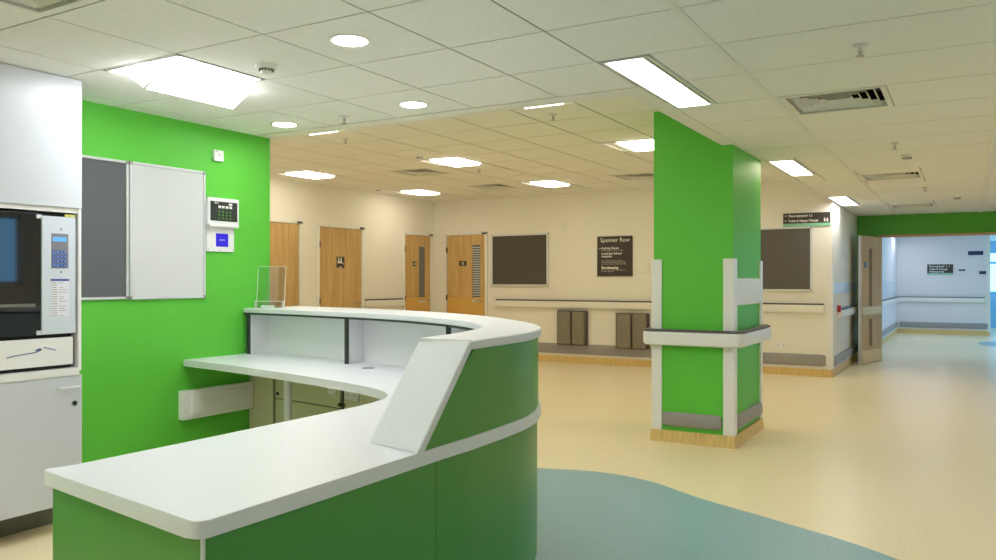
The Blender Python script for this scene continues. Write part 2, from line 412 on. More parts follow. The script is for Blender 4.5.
bumper(FX(CX1 - .01), CY0 + .10, CY1 - .06, .135, .255, 'grey', colm)
RAILP = [(0, .820), (.060, .820), (.078, .828), (.086, .845), (.086, .915), (.078, .932), (.06, .940), (0, .940)]
GRIPP = [(.004, .938), (.074, .938), (.080, .944), (.076, .953), (.062, .958), (.02, .956), (.004, .946)]
def rail_wrap(par):
    c = [(CX0, CY0), (CX0, CY1), (CX1, CY1), (CX1, CY0)]; r = .0
    for nm, pr, m in (('handrail', RAILP, 'wplast'), ('handrail_grip', GRIPP, 'grip')):
        bm = BM(); P = []
        ks = [-1, -1, 1, 1]
        # rounded corners: replace each corner by three points
        rr = .03
        P = []
        n = 4
        for i in range(4):
            p = Vector(c[i]); a = (Vector(c[i - 1]) - p).normalized(); b = (Vector(c[(i + 1) % 4]) - p).normalized()
            P += [p + a * rr, p + (a + b) * rr * .29, p + b * rr]
        sweep(bm, P[::-1], pr, True)
        link(nm, bm, m, par)
rail_wrap(colm)

# ------------------------------------------------------------------ handrails and bumpers on walls
def handrail(F, u0, u1, label, z=.0, cool=False, group=None):
    p = F(u0 / 2 + u1 / 2, 0, .9 + z); t = thing('handrail', p, label, 'handrail', group)
    bm = BM()
    zz = z + .945
    prof = [(0, zz - .115), (.03, zz - .118), (.055, zz - .11), (.07, zz - .08), (.07, zz - .02), (.06, zz + .0), (0, zz + .0)]
    us = [(u0, .8), (u0 + .02, 1), (u1 - .02, 1), (u1, .8)]
    rings = [[bm.verts.new(F(u, n * k, zc)) for n, zc in prof] for u, k in us]
    for A, B in zip(rings, rings[1:]):
        for j in range(len(prof)): bm.faces.new((A[j], B[j], B[(j + 1) % len(prof)], A[(j + 1) % len(prof)]))
    bm.faces.new(rings[0]); bm.faces.new(rings[-1])
    link('rail_body', bm, 'offw', t)
    link('grip', bx((u0 + .015, .0, zz), (u1 - .015, .062, zz + .022), .007, F), 'grip', t)
    return t
handrail(FAR, -7.12, -1.73, 'long cream wall handrail with dark grip along the back wall', .07)
handrail(LEFTW, 10.14, 11.14, 'short cream handrail between the toilet door and the next door', .09)
handrail(RET, 12.62, 15.08, 'cream handrail on wall return beside the open corridor door', -.02)
handrail(ENDW, -1.54, .40, 'handrail across the end wall of the far corridor', -.02)
handrail(FX(-1.56), 15.6, 22.98, 'handrail along the left wall of the far corridor', -.02)
tag(link('rail_end_marker', bx((12.60, 0, .90), (12.66, .05, 1.0), .01, RET), 'red', None), 'small red marker at the end of the return wall handrail', 'marker')
def wbump(F, u0, u1, label, z0=.145, z1=.31):
    bm = bumper(F, u0, u1, z0, z1, 'grey'); o = link('wall_bumper', bm, 'grey', None); return tag(o, label, 'wall bumper')
wbump(FAR, -8.1, -1.72, 'long grey bumper strip low along the back wall')
wbump(RET, 12.2, 15.1, 'grey bumper strip low on the wall return by the corridor door', .14, .28)
wbump(ENDW, -1.5, .45, 'grey bumper strip low on the end wall of the far corridor', .16, .30)
wbump(FX(-1.56), 15.6, 23.0, 'grey bumper strip low on the left wall of the far corridor', .16, .30)
# white protection sheet under the return rail and behind rails
struct('trim_5', bx((YF + .05, 0, 1.17), (15.1, .006, 1.33), .001, RET), 'wlam', 'pale protection strip on the return wall')
struct('trim_6', bx((YS + .2, 0, 1.0), (YE, .006, 1.33), .001, FX(-1.56)), 'wlam')
def cguard(x, y, sx, sy, z1, label, w=.075, z0=.1, m='offw'):
    bm = BM(); Lprism(bm, x, y, sx, sy, w, .012, z0, z1)
    tag(link('corner_guard', bm, m, None), label, 'corner guard')
cguard(XR, YF, 1, -1, 1.56, 'cream guard on wall corner beside the dark pinboard', .07, .11, 'wplast')
cguard(.487, YE - .002, 1, -1, 2.4, 'pale guard on the right corner of the far end wall')

# ------------------------------------------------------------------ ceiling fittings
def panel_light(r, z, label, lm, group, recess=.02, border=.014, m='alu'):
    a, b, c, d = r; t = thing('ceiling_light', ((a + c) / 2, (b + d) / 2, z), label, 'ceiling light', group)
    bm = BM(); k = border
    for p, q in (((a, b), (c, b + k)), ((a, d - k), (c, d)), ((a, b + k), (a + k, d - k)), ((c - k, b + k), (c, d - k))):
        box(bm, (p[0], p[1], z - .006), (q[0], q[1], z + .06), .001)
    link('frame', bm, m, t)
    link('diffuser', bx((a + k, b + k, z + recess), (c - k * 2.4, d - k, z + recess + .01)), lm, t)
    link('side_shadow_strip', bx((c - k * 2.6, b + k, z + recess - .01), (c - k * .9, d - k, z + recess + .012)), 'grey', t)  # grey strip stands in for the shadow along this side of the frame
    return t
panel_light(PAN[0], ZC, 'long bright ceiling light nearest the camera, left of the square vent', 'lamp_station', 'long recessed corridor lights', .012, .02)
panel_light(PAN[1], ZC, 'long ceiling light just behind the green column', 'lamp_hall', 'long recessed corridor lights', .012, .018)
panel_light(PAN[2], ZC, 'long ceiling light above the wall corner by the corridor door', 'lamp_station', 'long recessed corridor lights', .012, .018)
HN = {(0, 0): None, (0, 1): 'square ceiling light above the toilet door', (0, 2): 'square ceiling light above the narrow-windowed left wall door',
      (1, 0): 'square ceiling light half hidden by the low ceiling, nearer the green wall', (1, 1): 'square ceiling light in the centre of the waiting area ceiling', (1, 2): 'square ceiling light near the back wall above the pinboard',
      (2, 0): 'square ceiling light half hidden by the low ceiling, nearer the column', (2, 1): 'square ceiling light touching the left edge of the green column', (2, 2): None}
k = 0
for i in range(3):
    for j in range(3):
        r = HL[k]; k += 1
        a, b, c, d = r
        lab = HN[(i, j)] or ('square ceiling light hidden behind the column' if i == 2 else 'square ceiling light hidden behind the green wall')
        t = thing('ceiling_light', ((a + c) / 2, (b + d) / 2, ZH), lab, 'ceiling light', 'square waiting area lights')
        bm = BM()
        for p, q in (((a, b), (c, b + .02)), ((a, d - .02), (c, d)), ((a, b + .02), (a + .03, d - .02)), ((c - .03, b + .02), (c, d - .02))):
            box(bm, (p[0], p[1], ZH - .006), (q[0], q[1], ZH + .05), .001)
        link('frame', bm, 'alu', t)
        bm = BM(); a0, c0 = a + .20, c - .06
        # shallow lens dropping below the ceiling
        vs = [bm.verts.new(p) for p in ((a + .17, b + .02, ZH + .004), (c - .03, b + .02, ZH + .004), (c - .03, d - .02, ZH + .004), (a + .17, d - .02, ZH + .004))]
        ws = [bm.verts.new(p) for p in ((a0, b + .04, ZH - .028), (c0, b + .04, ZH - .028), (c0, d - .04, ZH - .028), (a0, d - .04, ZH - .028))]
        bm.faces.new(ws); bm.faces.new(vs)
        for q in range(4): bm.faces.new((vs[q], vs[(q + 1) % 4], ws[(q + 1) % 4], ws[q]))
        link('lens', bm, 'lamp_warm', t)
        link('reflector', bx((a + .02, b + .01, ZH + .005), (c - .02, d - .01, ZH + .012)), 'bearer', t)
# open module above the station
a, b, c, d = OPEN
t = thing('ceiling_light', ((a + c) / 2, (b + d) / 2, ZC), 'glaring square light with lens hanging below ceiling near green wall', 'ceiling light')
bm = BM()
for p, q in (((a, b), (c, b + .015)), ((a, d - .015), (c, d)), ((a, b), (a + .015, d)), ((c - .015, b), (c, d))): box(bm, (p[0], p[1], ZC - .004), (q[0], q[1], ZC + .06), .001)
link('frame', bm, 'wplast', t)
link('diffuser', bx((a + .015, b + .015, ZC - .001), (c - .015, d - .015, ZC + .012)), 'lamp_open', t)
px_ = [(-3.80, 2.432), (-3.55, 2.432), (-3.675, 2.362)]
bm = BM(); A_ = [bm.verts.new((x, 2.672, z)) for x, z in px_]; B_ = [bm.verts.new((x, 3.24, z)) for x, z in px_]
bm.faces.new(A_); bm.faces.new(B_)
for q in range(3): bm.faces.new((A_[q], A_[(q + 1) % 3], B_[(q + 1) % 3], B_[q]))
link('lens', bm, 'lamp_open', t)
bm = BM(); A_ = [bm.verts.new((x, 2.660, z)) for x, z in px_]; B_ = [bm.verts.new((x, 2.671, z)) for x, z in px_]
bm.faces.new(A_); bm.faces.new(B_)
for q in range(3): bm.faces.new((A_[q], A_[(q + 1) % 3], B_[(q + 1) % 3], B_[q]))
link('end_plate', bm, 'wplast', t)
for x in (-3.79, -3.56):
    for y in (2.69, 3.22): bm = BM(); cyl(bm, (x, y, 2.43), (x, y, ZC), .003, seg=6); link('hanger', bm, 'wplast', t)
link('housing', bx((a + .02, b + .02, ZC + .05), (c - .02, d - .02, ZC + .06)), 'wplast', t)
# unseen ceiling lights added to brighten the station and the near side
for n_, r in enumerate(REAR_FILL): panel_light(r, ZC, 'added unseen ceiling light on the near side of the room', 'lamp_station', 'added lights over the near side', .012, .02)
for r, lab in (((-.9, 16.9, -.3, 17.5), 'first square light in the far corridor ceiling'), ((-.9, 20.5, -.3, 21.1), 'second square light in the far corridor ceiling'), ((-1.44, 21.4, -1.2, 22.5), 'long light by the left wall of the far corridor')):
    panel_light(r, ZC, lab, 'lamp_blue', 'far corridor lights')
# downlights
def downlight(x, y, label):
    t = thing('downlight', (x, y, ZC), label, 'downlight', 'round downlights above the desk')
    bm = BM(); lathe(bm, (x, y, ZC), [(.098, 0), (.098, -.004), (.090, -.008), (.080, -.006), (.078, 0)]); link('trim_ring', bm, 'wplast', t)
    bm = BM(); lathe(bm, (x, y, ZC), [(.078, -.002), (.07, -.003), (.02, -.003)]); link('lamp', bm, 'lamp_spot', t)
    bm = BM(); box(bm, (x - .05, y - .012, ZC - .007), (x + .05, y - .004, ZC - .004)); box(bm, (x - .02, y - .03, ZC - .007), (x - .012, y + .03, ZC - .004)); link('reflector_bar', bm, 'alu', t)
    return t
d0 = downlight(-2.45, 2.84, 'largest round downlight, nearest the camera above the desk')
copy_tree(d0, (-3.0, 4.08, ZC), 'round downlight above the curved reception desk, right of the sprinkler')
copy_tree(d0, (-4.17, 4.14, ZC), 'round downlight close to the green wall')
copy_tree(d0, (-1.95, 1.62, ZC), 'round downlight over the near end of the worktop')
copy_tree(d0, (-3.05, .45, ZC), 'round downlight over the staff side of the desk')
def sprinkler(x, y, z, label):
    t = thing('ceiling_sprinkler', (x, y, z), label, 'sprinkler', 'ceiling sprinklers')
    bm = BM(); lathe(bm, (x, y, z), [(.038, 0), (.038, -.003), (.028, -.010), (.012, -.012)], 20); link('rose', bm, 'alu', t)
    bm = BM(); cyl(bm, (x, y, z - .01), (x, y, z - .045), .006, seg=10)
    cyl(bm, (x - .012, y, z - .02), (x - .004, y, z - .05), .002, seg=6); cyl(bm, (x + .012, y, z - .02), (x + .004, y, z - .05), .002, seg=6)
    cyl(bm, (x, y, z - .05), (x, y, z - .053), .02, seg=16); link('head', bm, 'steel', t)
    return t
s0 = sprinkler(-.433, 4.11, ZC, 'sprinkler head nearest the camera, in front of the large vent')
for x, y, z, lab in ((-3.62, 4.14, ZC, 'sprinkler head between the two smaller downlights'), (-3.10, 6.25, ZH, 'sprinkler head in the waiting area nearest the column'),
                  (-5.46, 8.86, ZH, 'sprinkler head behind the central square light of the waiting area'), (-5.44, 6.24, ZH, 'sprinkler head by half hidden light nearer the green wall'),
                  (-.50, 7.19, ZC, 'sprinkler head on the corridor ceiling behind the large vent'), (-.43, 10.77, ZC, 'sprinkler head on the corridor ceiling beyond the middle vent')):
    copy_tree(s0, (x, y, z), lab)
def detector(x, y, z, label):
    t = thing('smoke_detector', (x, y, z), label, 'smoke detector', 'smoke detectors')
    bm = BM(); lathe(bm, (x, y, z), [(.055, 0), (.055, -.012), (.048, -.02), (.045, -.022)]); link('base', bm, 'wplast', t)
    bm = BM(); lathe(bm, (x, y, z), [(.034, -.02), (.030, -.042), (.024, -.048), (.01, -.05)]); link('sensor', bm, 'wplast', t)
    bm = BM()
    for i in range(14):
        an = i * 2 * math.pi / 14; p = Vector((x + .0335 * math.cos(an), y + .0335 * math.sin(an), z - .030)); cyl(bm, p + Vector((0, 0, .006)), p - Vector((0, 0, .006)), .004, seg=6)
    link('vents', bm, 'dark', t)
    return t
e0 = detector(-3.10, 2.95, ZC, 'white smoke detector beside the glaring open light')
for x, y, z, lab in ((-5.47, 7.55, ZH, 'small smoke detector in front of the central waiting area light'), (-8.0, 9.96, ZH, 'smoke detector above the left wall of the waiting area'),
                  (-.456, 7.93, ZC, 'dark smoke detector on the corridor ceiling'), (-.11, 12.14, ZC, 'distant smoke detector near the corridor ceiling bearer')):
    copy_tree(e0, (x, y, z), lab)
def vent(r, z, label):
    a, b, c, d = r; cx, cy = (a + c) / 2, (b + d) / 2; hx, hy = (c - a) / 2, (d - b) / 2
    t = thing('ceiling_vent', (cx, cy, z), label, 'vent', 'square ceiling vents')
    bm = BM(); w = .03
    for p, q in (((a, b), (c, b + w)), ((a, d - w), (c, d)), ((a, b + w), (a + w, d - w)), ((c - w, b + w), (c, d - w))): box(bm, (p[0], p[1], z - .003), (q[0], q[1], z + .012), .001)
    link('frame', bm, 'bearer', t)
    bm = BM(); box(bm, (a + .005, b + .005, z + .10), (c - .005, d - .005, z + .11))
    for p, q in (((a, b), (c, b + .01)), ((a, d - .01), (c, d)), ((a, b), (a + .01, d)), ((c - .01, b), (c, d))): box(bm, (p[0], p[1], z + .012), (q[0], q[1], z + .11))
    link('backing_box', bm, 'black', t)
    for i in range(6):
        s = 1 - .05 - i * .155; s2 = s - .085
        bm = BM(); k1 = [bm.verts.new((cx + sx * hx * s, cy + sy * hy * s, z + .002)) for sx, sy in ((-1, -1), (1, -1), (1, 1), (-1, 1))]
        k2 = [bm.verts.new((cx + sx * hx * s2, cy + sy * hy * s2, z + .035)) for sx, sy in ((-1, -1), (1, -1), (1, 1), (-1, 1))]
        for q in range(4): bm.faces.new((k1[q], k1[(q + 1) % 4], k2[(q + 1) % 4], k2[q]))
        link('louvre', bm, 'bearer', t)
    return t
for r, lab in zip(VLOW, ('large square louvred vent nearest the camera on the corridor ceiling', 'middle square vent on the corridor ceiling', 'farthest square vent on the corridor ceiling')): vent(r, ZC, lab)
vent(VSTA[0], ZC, 'square vent cut off by the top left corner of the picture')
for r, lab in zip(VH, ('square vent between two waiting area lights on the left', 'square vent near the back wall left of the last light', 'square vent close to the column top')): vent(r, ZH, lab)

# ------------------------------------------------------------------ reception desk
ZT, ZU = .817, 1.158
Oc = [(-4.688, 4.80), (-4.2, 4.74), (-3.7, 4.63), (-3.25, 4.47), (-2.84, 4.28), (-2.46, 4.05), (-2.15, 3.79), (-1.86, 3.50), (-1.67, 3.24), (-1.562, 2.99), (-1.518, 2.75), (-1.503, 2.39)]
Ic = [(-4.688, 4.235), (-4.2, 4.18), (-3.7, 4.09), (-3.2, 3.98), (-2.82, 3.84), (-2.5, 3.68), (-2.22, 3.48), (-2.01, 3.27), (-1.875, 3.05), (-1.80, 2.83), (-1.75, 2.60), (-1.73, 2.39)]
O = cr(Oc, 6); I = cr(Ic, 6); NS = len(O)
def off(pl, dist):       # shift a polyline sideways (positive = outward)
    out = []
    for i, p in enumerate(pl):
        d = (pl[min(i + 1, len(pl) - 1)] - pl[max(i - 1, 0)]).normalized(); out.append(p + Vector((-d.y, d.x)) * dist)
    return out
desk = thing('reception_desk', (-2.6, 3.0, 0), 'curved green and white reception desk with raised counter and low worktop', 'reception desk')
# raised counter top
bm = BM(); ribbon(bm, I, O, ZU - .034, ZU, .004); link('counter_top', bm, 'white', desk)
# low worktop: one slab running round the whole desk
WO = [Vector(p) for p in ((-1.51, 1.27), (-1.51, 1.6), (-1.51, 2.0), (-1.51, 2.2))] + O[::-1]
WI = cr([(-4.688, 3.70), (-4.3, 3.645), (-3.9, 3.565), (-3.5, 3.475), (-3.15, 3.385), (-2.85, 3.30), (-2.62, 3.215), (-2.45, 3.11), (-2.35, 2.97), (-2.31, 2.80), (-2.30, 2.6)], 6) + [Vector((-2.30, 2.2)), Vector((-2.30, 1.8)), Vector((-2.30, 1.42))]
end = [Vector(p) for p in ((-2.318, 1.400), (-2.330, 1.380), (-2.333, 1.366), (-2.327, 1.354), (-2.312, 1.346), (-1.565, 1.238), (-1.545, 1.2355), (-1.528, 1.239), (-1.516, 1.2495))]
poly = WI + end + WO
bm = BM(); prism(bm, [(p.x, p.y) for p in poly], ZT - .045, ZT, .006)
link('worktop', bm, 'white', desk)
# upstand below the top: outer green skin, inner back panel, shelf bays
zb, zt_ = ZT, ZU - .034
kmax = NS - 1
yb, yt = 2.07, 2.39
EX = [Vector((-1.503, 2.39 - .02 * q)) for q in range(1, 15)]
OX = O + EX
def slope(a): return zt_ + .002 if a.y > yt + .03 else ZT + .004 + (zt_ - ZT) * max(0, (a.y - yb - .036)) / (yt + .03 - yb - .036)
bm = BM(); ribbon(bm, off(OX, -.035), off(OX, -.012), ZT - .002, slope, .001); link('upper_panel', bm, 'glam', desk)

bm = BM(); ribbon(bm, off(I, .165), off(I, .183), ZT - .002, zt_ + .002, .001); link('bay_back', bm, 'bay', desk)
kc = NS - 14
bm = BM(); ribbon(bm, I[kc:], off(I, .02)[kc:], ZT - .002, zt_ + .002, .001); link('inner_panel', bm, 'bay', desk)
def board_at(k, th=.018):
    a, b = I[k], O[k]; d = (b - a).normalized(); n = Vector((-d.y, d.x)) * th / 2; a2 = a + d * .008; b2 = a + d * .178
    return [a2 + n, b2 + n, b2 - n, a2 - n], a, d, n
def closest(x): return min(range(NS), key=lambda k: abs(I[k].x - x))
for x in (-4.675, -3.56, -2.47, -2.0):
    k = max(1, closest(x)); pts, a, d, n = board_at(k)
    bm = BM(); prism(bm, [(p.x, p.y) for p in pts], ZT - .001, zt_ + .001); g = link('bay_divider', bm, 'bay', desk)
    bm = BM(); q = [a - n * 1.5 - d * .002, a + n * 1.5 - d * .002, a + n * 1.5 + d * .012, a - n * 1.5 + d * .012]
    prism(bm, [(p.x, p.y) for p in q], ZT, zt_); link('front_edge', bm, 'dark', g)
    if x in (-3.56, -2.47):
        bm = BM()
        for zz in (ZT + .07, ZT + .23):
            for s in (.05, .14):
                p = a + d * s - n; q = p - n * .12
                cyl(bm, (p.x, p.y, zz), (q.x, q.y, zz), .005, seg=8)
        link('shelf_peg', bm, 'alu', g)
bm = BM(); ribbon(bm, off(I, .0)[:kc + 3], off(I, .014)[:kc + 3], zt_ - .012, zt_ + .001, .001); link('top_edging', bm, 'dark', desk)
# sloping end of the raised counter
yb, yt = 2.07, 2.39
def FXY(P): return P
bm = BM()
xo, xi = -1.507, -1.735
nrm = Vector((0, -(ZU - ZT), (yt - yb))).normalized()
top_o = Vector((xo, yt, ZU)); bot_o = Vector((xo + -.0, yb, ZT)); top_i = Vector((xi, yt + .012, ZU)); bot_i = Vector((xi - .02, yb + .06, ZT))
th = Vector((0, .034, -.004))
ring = [top_o, bot_o, bot_i, top_i]
fv = [bm.verts.new(p) for p in ring]; bv = [bm.verts.new(p + th * (1.1 if i in (1, 2) else 1)) for i, p in enumerate(ring)]
bm.faces.new(fv); bm.faces.new(bv[::-1])
for q in range(4): bm.faces.new((fv[q], fv[(q + 1) % 4], bv[(q + 1) % 4], bv[q]))
bmesh.ops.bevel(bm, geom=[e for e in bm.edges], offset=.003, segments=2, affect='EDGES')
link('sloping_end', bm, 'white', desk)
bm = BM(); pts = [(yb + .115, ZT), (yt + .03, zt_), (yt + .03, ZT)]
lo = [bm.verts.new((xi + .004, y, z)) for y, z in pts]; hi = [bm.verts.new((xi + .022, y, z)) for y, z in pts]
bm.faces.new(lo); bm.faces.new(hi[::-1])
for q in range(3): bm.faces.new((lo[q], lo[(q + 1) % 3], hi[(q + 1) % 3], hi[q]))
link('side_infill', bm, 'wlam', desk)
# lower body: outer green panels with fine gaps
LO = [Vector(p) for p in ((-1.51, 1.262), (-1.51, 1.75), (-1.51, 2.20))] + [Vector((-1.51, 2.205))] + O[::-1]
def dens(pl, step=.04):
    out = [pl[0]]
    for a, b in zip(pl, pl[1:]):
        L = (b - a).length; n = max(1, int(L / step))
        for i in range(1, n + 1): out.append(a + (b - a) * i / n)
    return out
LD = dens(LO); LI = off(LD, 0); 
s = [0]
for a, b in zip(LD, LD[1:]): s.append(s[-1] + (b - a).length)
nv = []
for i, p in enumerate(LD):
    d = (LD[min(i + 1, len(LD) - 1)] - LD[max(i - 1, 0)]).normalized(); nv.append(Vector((d.y, -d.x)))
cuts = [0, .938, 2.10, 3.4, 4.4, s[-1] + .01]
ZB = .17
for a, b in zip(cuts, cuts[1:]):
    a += .0015; b = min(b, s[-1]) - .0015; n = max(3, int((b - a) / .03)); A = []; B = []
    for q in range(n + 1):
        sv = a + (b - a) * q / n; i = max(k for k in range(len(s) - 1) if s[k] <= sv + 1e-9); f_ = (sv - s[i]) / (s[i + 1] - s[i])
        p_ = LD[i].lerp(LD[i + 1], f_); nv_ = nv[i].lerp(nv[i + 1], f_).normalized(); A.append(p_ - nv_ * .038); B.append(p_ - nv_ * .016)
    bm = BM(); ribbon(bm, A, B, ZB, ZT - .046, .0015); link('side_panel', bm, 'glam', desk)
bm = BM(); ribbon(bm, [LD[i] - nv[i] * .062 for i in range(2, len(LD))], [LD[i] - nv[i] * .040 for i in range(2, len(LD))], ZB, ZT - .046, .001); link('carcass', bm, 'dark', desk)
bm = BM(); ribbon(bm, [LD[i] - nv[i] * .12 for i in range(len(LD))], [LD[i] - nv[i] * .10 for i in range(len(LD))], 0, ZB + .005, .001); link('kick_plate', bm, 'plinth', desk)
# end panel facing the camera
e0_, e1_ = Vector((-1.526, 1.258)), Vector((-2.325, 1.378)); dv = (e1_ - e0_).normalized(); nn = Vector((-dv.y, dv.x)) * -.022
q = [e0_, e1_, e1_ + nn, e0_ + nn]
bm = BM(); prism(bm, [(p.x, p.y) for p in q], ZB, ZT - .046, .001); link('end_panel', bm, 'glam', desk)
bm = BM(); cyl(bm, (-1.528, 1.259, ZB), (-1.528, 1.259, ZT - .046), .0055, seg=8); link('corner_strip', bm, 'alu', desk)
bm = BM(); prism(bm, [(-1.62, 1.36), (-2.22, 1.45), (-2.22, 1.47), (-1.62, 1.38)], 0, ZB); link('kick_plate', bm, 'plinth', desk)
link('support_panel', bx((-2.26, 1.42, 0.02), (-2.24, 2.35, ZT - .046)), 'wlam', desk)
# staff side: cream panels under the rear wing
kp = [closest(x) for x in (-4.688, -4.36, -3.605, -3.42, -2.9, -2.3)]; kp[0] = 0
IL = dens(off(I, .05), .03)
def cl(x): return min(range(len(IL)), key=lambda k: abs(IL[k].x - x))
def seg_panel(x0, x1, z0, z1, name, m='olive'):
    a, b = cl(x0), cl(x1); P = IL[a:b + 1]
    Q = off(IL, .018)[a:b + 1]
    P = list(P); Q = list(Q)
    bm = BM(); ribbon(bm, P, Q, z0, z1, .0015); return link(name, bm, m, desk)
seg_panel(-4.688, -4.392, .06, ZT - .05, 'access_panel')
d1 = seg_panel(-4.374, -3.632, .505, ZT - .05, 'access_panel'); seg_panel(-4.374, -3.632, .06, .497, 'access_panel')
d2 = seg_panel(-3.625, -2.895, .06, ZT - .05, 'access_panel'); seg_panel(-2.88, -2.2, .06, ZT - .05, 'access_panel')
bm = BM(); ribbon(bm, off(IL, .02), off(IL, .035), .02, ZT - .05, .001); link('inner_carcass', bm, 'dark', desk)
for par, x, z in ((d1, -4.33, .54), (d1, -3.66, .53), (d2, -3.59, .53)):
    p = IL[cl(x)]; bm = BM(); cyl(bm, (p.x, p.y + .002, z), (p.x - .002, p.y - .010, z), .012, seg=12); link('lock', bm, 'dark', par)
bm = BM(); cyl(bm, (-3.90, 3.90, 0), (-3.90, 3.90, ZT - .046), .028, seg=20); cyl(bm, (-3.90, 3.90, 0), (-3.90, 3.90, .012), .05, seg=20); link('leg', bm, 'alu', desk)
bm = BM(); lathe(bm, (-3.235, 3.925, ZT), [(.040, -.001), (.040, .0035), (.034, .0045), (.030, .0005), (.012, .0005)], 28); link('cable_grommet', bm, 'grey', desk)
# sockets on the desk's staff side
def faceplate(F, u, z, w, h, label, kind='socket', group=None, t=.009, holes=2, m='wplast'):
    p = F(u, 0, z); T = thing('electrical_socket' if kind == 'socket' else kind, p, label, 'socket' if kind == 'socket' else kind.replace('_', ' '), group)
    link('faceplate', bx((u - w / 2, .0005, z - h / 2), (u + w / 2, t, z + h / 2), .003, F), m, T)
    if holes:
        bm = BM()
        for i in range(holes):
            cx = u + (i - (holes - 1) / 2) * w / 2
            for dx, dz in ((0, .010), (-.010, -.010), (.010, -.010)): box(bm, (cx + dx - .003, t - .001, z + dz - .004), (cx + dx + .003, t + .0006, z + dz + .004), 0, F)
        link('pin_holes', bm, 'dark', T)
        bm = BM()
        for i in range(holes):
            cx = u + (i - (holes - 1) / 2) * w / 2; box(bm, (cx - .006, t - .001, z + h / 2 - .022), (cx + .006, t + .004, z + h / 2 - .008), .001, F)
        link('switches', bm, 'wplast', T)
    return T
def Idir(x):
    k = cl(x); d = (IL[k + 1] - IL[k - 1]).normalized(); n = Vector((d.y, -d.x)); p = IL[k]
    return lambda u, nn, z: Vector((p.x + d.x * u + n.x * nn, p.y + d.y * u + n.y * nn, z))
faceplate(Idir(-3.74), 0, .635, .085, .085, 'single white socket under the worktop, left of the panel seam', holes=1)
faceplate(Idir(-3.50), 0, .615, .147, .086, 'double white socket under the worktop, right of the panel seam', holes=2)
# dado trunking on green wall
tk = thing('wall_trunking', (XG, 4.0, .5), 'white plastic service trunking on the green wall under the worktop', 'trunking')
link('body', bx((3.656, 0, .405), (4.31, .055, .605), .006, GREEN), 'wplast', tk)
link('cover', bx((3.72, .054, .437), (4.27, .066, .573), .005, GREEN), 'wplast', tk)
# clear leaflet holder
lh = thing('leaflet_holder', (-4.36, 4.47, ZU), 'clear acrylic leaflet holder standing on the raised counter by the green wall', 'leaflet holder')
def tilt(p): return p
d = Vector((.225, .08)).normalized(); n = Vector((-d.y, d.x)); c0 = Vector((-4.575, 4.395))
LF = lambda u, nn, z: Vector((c0.x + d.x * u + n.x * (-nn + (z - ZU) * .1), c0.y + d.y * u + n.y * (-nn + (z - ZU) * .1), z))
LB = lambda u, nn, z: Vector((c0.x + d.x * u - n.x * nn, c0.y + d.y * u - n.y * nn, z))
link('back_sheet', bx((-.115, 0, ZU + .002), (.115, .003, ZU + .315), .001, LF), 'acryl', lh)
link('pocket_front', bx((-.115, .030, ZU + .002), (.115, .033, ZU + .052), .001, LF), 'acryl', lh)
link('base', bx((-.115, -.02, ZU + .0005), (.115, .06, ZU + .004), .001, LB), 'acryl', lh)
bm = BM()
for u in (-.115, .112): box(bm, (u, 0, ZU + .002), (u + .003, .004, ZU + .315), 0, LF); box(bm, (u, 0, ZU + .002), (u + .003, .033, ZU + .052), 0, LF)
box(bm, (-.115, .030, ZU + .050), (.115, .0335, ZU + .053), 0, LF); box(bm, (-.115, -.0, ZU + .313), (.115, .003, ZU + .315), 0, LF)
box(bm, (-.06, .031, ZU + .004), (.05, .034, ZU + .02), 0, LF)
link('edges', bm, 'acryl_edge', lh)

# ------------------------------------------------------------------ cupboard and appliance at left
KX = -4.22; kf = 4.22 / 4.40; CAB = FX(KX)
cy = lambda y: y * kf
cz = lambda z: 1.37 + (z - 1.37) * kf
YC0, YC1 = .9, cy(2.779)
cab = thing('storage_cupboard', (-4.5, 1.8, 0), 'tall white built-in cupboard with open middle bay at the left edge', 'cupboard')
zu0 = cz(1.780)
link('upper_door', bx((YC0, -.02, zu0), (YC1, 0, ZC - .004), .002, CAB), 'wlam', cab)
link('carcass', bx((XG + .002, YC0, zu0 - .0), (KX - .021, YC1, ZC - .004)), 'wlam', cab)
bm = BM()
box(bm, (XG + .002, cy(2.762), cz(.85)), (KX - .008, cy(2.780), zu0)); box(bm, (XG + .002, YC0, zu0 - .026), (KX - .012, cy(2.771), zu0 + .0))
box(bm, (XG + .002, YC0, cz(.828)), (KX + .004, cy(2.760), cz(.868)))
link('bay_frame', bm, 'wplast', cab)
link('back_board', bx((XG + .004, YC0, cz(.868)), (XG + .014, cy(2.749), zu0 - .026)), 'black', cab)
ld = link('lower_door', bx((YC0, -.02, cz(.10)), (YC1, 0, cz(.828)), .002, CAB), 'wlam', cab)
link('lower_carcass', bx((XG + .002, YC0, cz(.10)), (KX - .021, YC1, cz(.828))), 'wlam', cab)
link('plinth', bx((XG + .002, YC0, 0), (-4.44, YC1 - .02, cz(.10))), 'plinth', cab)
bm = BM()
y0, y1, zh = cy(2.63), cy(2.748), cz(.762)
cyl(bm, (y0, .030, zh), (y1, .030, zh), .006, seg=10, F=CAB); cyl(bm, (y0, 0, zh - .0), (y0, .032, zh), .0045, seg=10, F=CAB); cyl(bm, (y1, 0, zh), (y1, .032, zh), .0045, seg=10, F=CAB)
link('handle', bm, 'alu', ld)
bm = BM(); cyl(bm, (cy(2.734), -.001, cz(.667)), (cy(2.734), .006, cz(.667)), .013, seg=16, F=CAB); link('lock', bm, 'dark', ld)
